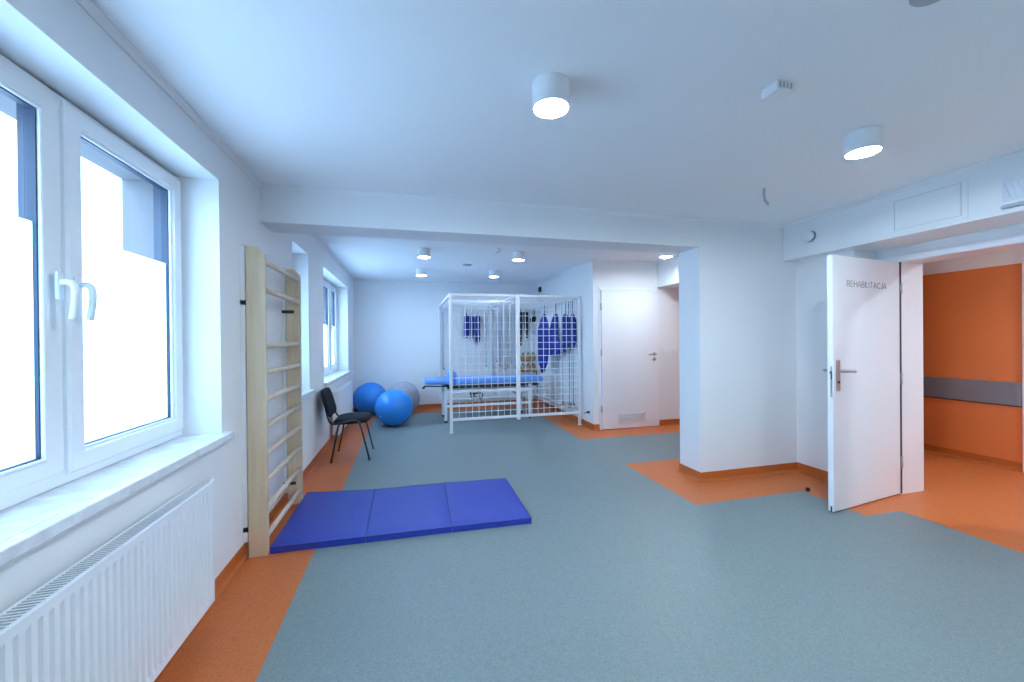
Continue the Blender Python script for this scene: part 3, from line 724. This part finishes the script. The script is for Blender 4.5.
# lever on the far face
bm = B(); lbox(bm, .036, .080, .041, .048, .945, 1.187, .003); h2 = part('handle_plate', bm, 'steel', lf)
bm = B(); tube(bm, smooth_path([L3(.056, .046, 1.10), L3(.056, .085, 1.10), L3(.07, .096, 1.10), L3(.19, .092, 1.094)], 4), .0095, 10); part('lever', bm, 'steel', h2, True)
for z in (.28, 1.0, 1.78):
    bm = B(); tube(bm, [L3(LL - .004, -.004, z - .05), L3(LL - .004, -.004, z + .05)], .009, 10); part('hinge', bm, 'steel', dr, True)
GL = {  # thin sans capitals as strokes: (advance width, polylines) in cap heights
 'R': (.60, [[(0, 0), (0, 1), (.34, 1), (.50, .92), (.55, .76), (.50, .60), (.34, .52), (0, .52)], [(.30, .52), (.58, 0)]]),
 'E': (.50, [[(.48, 0), (0, 0), (0, 1), (.48, 1)], [(0, .52), (.43, .52)]]),
 'H': (.62, [[(0, 0), (0, 1)], [(.62, 0), (.62, 1)], [(0, .52), (.62, .52)]]),
 'A': (.68, [[(0, 0), (.34, 1), (.68, 0)], [(.12, .34), (.56, .34)]]),
 'B': (.56, [[(0, 0), (0, 1), (.32, 1), (.48, .92), (.51, .77), (.46, .60), (.32, .53), (0, .53)], [(.32, .53), (.50, .44), (.56, .27), (.50, .09), (.34, 0), (0, 0)]]),
 'I': (.0, [[(0, 0), (0, 1)]]), 'L': (.46, [[(0, 1), (0, 0), (.46, 0)]]), 'T': (.60, [[(0, 1), (.60, 1)], [(.30, 1), (.30, 0)]]),
 'C': (.66, [[(.66, .85), (.52, .97), (.34, 1), (.14, .91), (.02, .70), (0, .5), (.02, .30), (.14, .09), (.34, 0), (.52, .03), (.66, .15)]]),
 'J': (.36, [[(0, .06), (.12, 0), (.26, .04), (.35, .17), (.36, .35), (.36, 1)]])}
word = 'REHABILITACJA'; gap_ = .22; tot = sum(GL[c][0] for c in word) + gap_ * (len(word) - 1); k_ = .545 / tot; caph = .046; x_ = 0.
bm = B()
for c in word:
    for pl in GL[c][1]:
        tube(bm, [L3(.186 + (x_ + px_) * k_, -.0008, 1.766 + pz_ * caph) for px_, pz_ in pl], .0028, 6, flat=1., up=(dn.x, dn.y, 0))
    x_ += GL[c][0] + gap_
for v in bm.verts:      # press the strokes flat against the leaf
    q = V((v.co.x, v.co.y)) - tip; d_ = q.dot(dn); d2_ = max(-.0016, min(.0006, d_)); v.co.x += dn.x * (d2_ - d_); v.co.y += dn.y * (d2_ - d_)
part('lettering', bm, 'ink', lf)
# lf sits at the root's origin, so its children share that offset
bm = B()                          # steel frame lining the opening
box(bm, (XD - .012, DY1 - .004, 0), (XD2 + .012, DY1 + .0, DZ)); box(bm, (XD - .014, DY1, 0), (XD + .006, DY1 + .055, DZ + .055), .002)
box(bm, (XD - .012, DY0, 0), (XD2 + .012, DY0 + .004, DZ)); box(bm, (XD - .014, DY0 - .055, 0), (XD + .006, DY0, DZ + .055), .002)
box(bm, (XD - .012, DY0, DZ - .004), (XD2 + .012, DY1, DZ)); box(bm, (XD - .0135, DY0 + .0005, DZ), (XD + .0055, DY1 - .0005, DZ + .0545), .002)
box(bm, (XD2 - .006, DY1, 0), (XD2 + .014, DY1 + .055, DZ + .055), .002)
part('door_frame', bm, 'door', dr)
bm = B(); box(bm, (XD - .013, DY1 - .0105, .01), (XD + .004, DY1 - .0038, DZ - .005)); part('hinge_gap_shade', bm, 'dark', dr)  # dark strip standing in for the shadow between leaf and frame
# door 2
d2 = empty('door_2', (3.26, YH, 0)); tag(d2, kind='structure')
bm = B(); box(bm, (D2a, YH - .028, .008), (D2b, YH + .012, D2z - .004), .002); l2 = part('door_leaf', bm, 'door', d2)
bm = B(); box(bm, (XX + .085, YH - .012, 0), (D2a - .004, YH + .06, D2z + .04), .002); box(bm, (D2b + .004, YH - .012, 0), (D2b + .03, YH + .06, D2z + .04), .002); box(bm, (D2a - .0045, YH - .0115, D2z), (D2b + .0045, YH + .0595, D2z + .0395), .001)
part('door_frame', bm, 'door', d2)
for z in (.32, 1.17, 1.85):
    bm = B(); tube(bm, [(D2a - .006, YH - .03, z - .05), (D2a - .006, YH - .03, z + .05)], .011, 8); part('hinge', bm, 'steel', d2, True)
for z, nm in ((1.125, 'handle_rose'), (1.045, 'lock_rose')):
    bm = B(); cyl(bm, (3.675, YH - .036, z), .027, .009, 'y', 20, .002); hr = part(nm, bm, 'steel', l2, 'auto')
    if nm == 'handle_rose':
        bm = B(); tube(bm, smooth_path([(3.675, YH - .034, z), (3.675, YH - .075, z), (3.66, YH - .085, z), (3.55, YH - .083, z - .004)], 4), .0095, 8); part('lever', bm, 'steel', hr, True)
    else:
        bm = B(); box(bm, (3.671, YH - .041, z - .014), (3.679, YH - .0355, z + .004)); part('keyhole', bm, 'dark', hr)
bm = B(); gx0, gx1, gz0, gz1 = 3.055, 3.515, .095, .235; yy = YH - .03
frame_y = lambda x0, x1, z0, z1, w: (box(bm, (x0, yy - .008, z0), (x0 + w, yy, z1)), box(bm, (x1 - w, yy - .008, z0), (x1, yy, z1)), box(bm, (x0, yy - .008, z0), (x1, yy, z0 + w)), box(bm, (x0, yy - .008, z1 - w), (x1, yy, z1)))
frame_y(gx0, gx1, gz0, gz1, .018)
for k in range(5): box(bm, (gx0 + .012, yy - .0075, gz0 + .025 + k * .02), (gx1 - .012, yy + .0, gz0 + .034 + k * .02))
for k in range(1, 12): box(bm, (gx0 + k * .038, yy - .0065, gz0 + .012), (gx0 + k * .038 + .006, yy, gz1 - .012))
vg = part('vent_grille', bm, 'plas', l2)
bm = B(); box(bm, (gx0 + .015, yy - .0005, gz0 + .015), (gx1 - .015, yy + .0015, gz1 - .015)); part('grille_backing', bm, 'groove', vg)
# door 3: frame and closed leaf at the far side of the corridor
d3 = empty('door_3', (XC, 2.1, 0)); tag(d3, kind='structure')
bm = B(); box(bm, (XC - .03, 2.475, 0), (XC, 2.565, 2.34), .003); box(bm, (XC - .03, 1.55, 0), (XC, 1.64, 2.34), .003); box(bm, (XC - .0295, 1.64, 2.26), (XC, 2.475, 2.34), .003); part('door_frame', bm, 'door', d3)
bm = B(); box(bm, (XC - .02, 1.64, .01), (XC - .001, 2.475, 2.26), .002); part('door_leaf', bm, 'door', d3)

# ------------------------------------------------------------------ ceiling lights
def ceiling_light(x, y, zc, label, m='lamp', r=.083, h=.11):
    root = empty('ceiling_light', (x, y, zc)); tag(root, label, 'ceiling light', 'round white surface ceiling lights')
    z = zc - h
    bm = B(); lathe(bm, (x, y, 0), [(r - .010, z + .006), (r - .006, z), (r, z), (r, zc - .001), (.01, zc - .001)], 40)
    # remove the inner closing cap so that the diffuser sits in a ring
    part('housing', bm, 'plas', root, 'auto')
    bm = B(); lathe(bm, (x, y, 0), [(.001, z + .0045), (r - .0105, z + .0045), (r - .0105, z + .002), (.001, z + .001)], 40); part('diffuser', bm, m, root)
ceiling_light(.618, 1.667, ZC, 'large lit drum light at the upper middle of the near ceiling')
ceiling_light(2.455, 1.660, ZC, 'lit drum light on the near ceiling at right, before the open lettered door')
k = 4.97
for x, y, l in ((.195, 5.29, 'lit drum light just behind the beam, left one of the nearer rear pair'), (1.449, 5.228, 'lit drum light just behind the beam, right one of the nearer rear pair'),
                (.205, 6.766, 'small lit drum light on the rear ceiling, left of the farthest pair'), (1.415, 6.69, 'small lit drum light above the cage, right of the farthest pair'),
                (3.304, 4.602, 'lit drum light above the hall door with the vent grille')):
    ceiling_light(x, y, ZR, l, 'lamp_hall' if x > 3 else 'lamp_rear')
ceiling_light(5.2, .9, ZC, 'added drum light on the corridor ceiling beyond the open door, out of view', 'lamp_corridor_added')  # unseen lamp added to brighten the corridor
ceiling_light(5.2, 3.6, ZC, 'added drum light far down the corridor ceiling, hidden by the partition', 'lamp_corridor_added')  # second unseen corridor lamp, also added for brightness
ceiling_light(2.431, -.25, ZC, 'added drum light on the near ceiling, out of sight behind the viewer')  # unseen lamp added behind the camera to lift the near room

# small ceiling and wall fittings
md = empty('motion_sensor', (1.617, 1.443, ZC)); tag(md, 'boxy white sensor on the near ceiling between the two near lights', 'sensor')
bm = B(); box(bm, (1.572, 1.40, ZC - .042), (1.672, 1.487, ZC), .006, seg=2); part('body', bm, 'plas', md)
bm = B(); 
for k in range(4): box(bm, (1.582 + k * .02, 1.398, ZC - .032), (1.592 + k * .02, 1.4005, ZC - .008))
part('vent_slots', bm, 'grille', md)
bm = B(); box(bm, (1.60, 1.42, ZC - .0435), (1.645, 1.465, ZC - .041), .001); part('sensor_lens', bm, 'plas', md)
def round_fit(name, x, y, z, r, h, label, cat, m='plas'):
    root = empty(name, (x, y, z)); tag(root, label, cat)
    bm = B(); lathe(bm, (x, y, 0), [(r * .55, z - h), (r * .92, z - h * .75), (r, z - h * .35), (r, z), (.01, z)], 32); part('body', bm, m, root, 'auto')
    bm = B(); lathe(bm, (x, y, 0), [(r * .35, z - h * 1.25), (r * .4, z - h * .95), (r * .3, z - h * .9)], 24); part('centre_cap', bm, m, root, 'auto')
round_fit('ceiling_vent', 1.675, .915, ZC, .062, .014, 'round grey vent cut off by the top edge of the picture', 'vent', 'grille')
round_fit('smoke_detector', 1.122, 5.09, ZR, .05, .045, 'small white smoke detector on the ceiling behind the beam between the lights', 'smoke detector')
round_fit('ceiling_vent', .89, 6.25, ZR, .075, .016, 'flat grey round vent on the rear ceiling between the four lights', 'vent', 'grille')
bm = B(); tube(bm, smooth_path([(2.62, 2.45, ZC), (2.622, 2.455, ZC - .04), (2.638, 2.46, ZC - .085), (2.67, 2.462, ZC - .115)], 4), .013, 8, flat=.4)
one('cable_stub', bm, 'rope', 'short grey cable end hanging from the ceiling near the far right corner', 'cable', smooth=True)
sd = empty('sounder', (3.666, 2.93, 2.315)); tag(sd, 'round white alarm sounder on the boxed duct above the open door', 'alarm')
bm = B(); lathe(bm, (3.666, 2.93, 2.315), [(.02, -.034), (.043, -.032), (.047, -.024), (.047, -.012)], 32, 0); part('body', bm, 'plas', sd, 'auto')
bm = B(); lathe(bm, (3.666, 2.93, 2.315), [(.048, -.012), (.05, -.010), (.05, 0), (.04, 0)], 32, 0); part('base_ring', bm, 'dark', sd, 'auto')
ap = empty('access_panel', (3.666, 2.06, 2.30)); tag(ap, 'white hinged access panel in the boxed duct above the open door', 'access panel')
bm = B(); xx = 3.666
def ringx(bm, x0, x1, y0, y1, z0, z1, w):
    box(bm, (x0, y0, z0), (x1, y0 + w, z1), .001); box(bm, (x0, y1 - w, z0), (x1, y1, z1), .001); box(bm, (x0, y0 + w, z0), (x1, y1 - w, z0 + w), .001); box(bm, (x0, y0 + w, z1 - w), (x1, y1 - w, z1), .001)
ringx(bm, xx - .006, xx, 1.837, 2.29, 2.158, 2.445, .030); part('frame', bm, 'wall', ap)
bm = B(); box(bm, (xx - .004, 1.876, 2.192), (xx, 2.256, 2.411), .001); part('flap', bm, 'wall', ap)
bm = B(); box(bm, (xx - .0015, 1.866, 2.186), (xx - .0, 2.262, 2.417)); part('gap', bm, 'groove', ap)
es = empty('emergency_light', (3.666, 1.52, 2.27)); tag(es, 'rectangular emergency light box on the duct at the right edge of the picture', 'emergency light')
bm = B(); box(bm, (3.630, 1.36, 2.185), (3.666, 1.675, 2.352), .008, seg=2); part('housing', bm, 'plas', es)
bm = B(); box(bm, (3.622, 1.375, 2.205), (3.632, 1.660, 2.335), .004, seg=2); cov = part('lens_cover', bm, 'lens', es)
bm = B()
for k in range(9): tube(bm, [(3.6205, 1.40 + k * .028, 2.225), (3.6205, 1.425 + k * .028, 2.315)], .003, 5)
part('lens_ribs', bm, 'lens', es)
bm = B(); box(bm, (3.634, 1.36, 2.168), (3.664, 1.675, 2.184), .004); part('lower_lip', bm, 'grille', es)
for i, (x, y) in enumerate(((3.87, YH), (4.06, YH))):
    sw = empty('light_switch', (x, y, 1.18)); tag(sw, ('white light switch just right of the vented hall door', 'white light switch half hidden by the partition edge')[i], 'light switch')
    bm = B(); box(bm, (x - .04, y - .01, 1.14), (x + .04, y, 1.22), .003); part('plate', bm, 'plas', sw)
    bm = B(); box(bm, (x - .028, y - .014, 1.152), (x + .028, y - .008, 1.208), .003); part('rocker', bm, 'plas', sw)
wd = empty('wall_detector', (XX, 7.9, 2.40)); tag(wd, 'small dark sensor high on the wall above the cage corner', 'sensor')
bm = B(); box(bm, (XX - .035, 7.85, 2.36), (XX, 7.97, 2.46), .008, seg=2); part('body', bm, 'black', wd)
bm = B(); box(bm, (XX - .04, 7.875, 2.375), (XX - .033, 7.945, 2.42), .002); part('lens', bm, 'gasket', wd)
so = empty('wall_socket', (XX, 5.60, .25)); tag(so, 'small white wall socket with a dark plug beside the right cage post', 'socket')
bm = B(); box(bm, (XX - .01, 5.56, .21), (XX, 5.64, .29), .003); part('plate', bm, 'plas', so)
bm = B(); cyl(bm, (XX - .045, 5.60, .25), .018, .036, 'x', 12, .004); tube(bm, smooth_path([(XX - .04, 5.6, .25), (XX - .07, 5.62, .235), (XX - .045, 5.72, .22)], 4), .006, 6); part('plug', bm, 'tube', so, True)
ds = empty('door_stop', (3.415, 2.768, 0)); tag(ds, 'small black rubber door stop on the floor beside the open door', 'door stop')
bm = B(); cyl(bm, (3.415, 2.768, 0), .017, .034, 'z', 18, .004); part('rubber_buffer', bm, 'black', ds, 'auto')
bm = B(); cyl(bm, (3.415, 2.768, .033), .007, .003, 'z', 12); part('screw', bm, 'steel', ds)
bp_ = empty('bumper_rail', (XC, 3.8, .77)); tag(bp_, 'grey wall guard panel along the orange corridor wall', 'wall guard')
bm = B(); box(bm, (XC - .028, 2.57, .655), (XC - .006, 5.08, .89), .006, seg=2); part('guard_panel', bm, 'grey_panel', bp_)
bm = B(); box(bm, (XC - .012, 2.58, .645), (XC - .006, 5.07, .655)); part('seat_strip', bm, 'dark', bp_)

# ------------------------------------------------------------------ light
w = bpy.data.worlds.new('overcast_sky'); S.world = w; w.use_nodes = True; nt = w.node_tree
bg = nt.nodes['Background']; bg.inputs['Color'].default_value = (.40, .655, 1., 1); bg.inputs['Strength'].default_value = 11.
def portal(y0, y1, z0, z1):
    l = bpy.data.lights.new('sky_portal', 'AREA'); l.shape = 'RECTANGLE'; l.size = z1 - z0; l.size_y = y1 - y0
    l.cycles.is_portal = True
    o = bpy.data.objects.new('sky_portal', l); COL.objects.link(o); o.location = (XO - .03, (y0 + y1) / 2, (z0 + z1) / 2)
    o.rotation_euler = (0, -PI / 2, 0)
for a, b, z0, z1 in W: portal(a, b, z0, z1)

# ------------------------------------------------------------------ camera
cam = bpy.data.cameras.new('camera'); cam.lens = 14; cam.sensor_width = 36; cam.clip_start = .05
co = bpy.data.objects.new('camera', cam); COL.objects.link(co); S.camera = co
yaw, pit, rol = math.radians(14.451), math.radians(-.211), math.radians(-.53)
F = V((math.sin(yaw) * math.cos(pit), math.cos(yaw) * math.cos(pit), math.sin(pit))); R = V((math.cos(yaw), -math.sin(yaw), 0)); U = R.cross(F)
R2 = R * math.cos(rol) + U * math.sin(rol); U2 = -R * math.sin(rol) + U * math.cos(rol)
m = Matrix((R2, U2, -F)).transposed().to_4x4(); m.translation = (0, 0, 1.37); co.matrix_world = m

S.view_settings.view_transform = 'Standard'; S.view_settings.look = 'None'; S.view_settings.exposure = .14; S.view_settings.gamma = 1.; S.view_settings.use_curve_mapping = False
S.cycles.use_denoising = True; S.cycles.max_bounces = 14; S.cycles.diffuse_bounces = 8; S.cycles.transparent_max_bounces = 16
S.cycles.sample_clamp_indirect = 8.; S.cycles.caustics_reflective = False; S.cycles.caustics_refractive = False
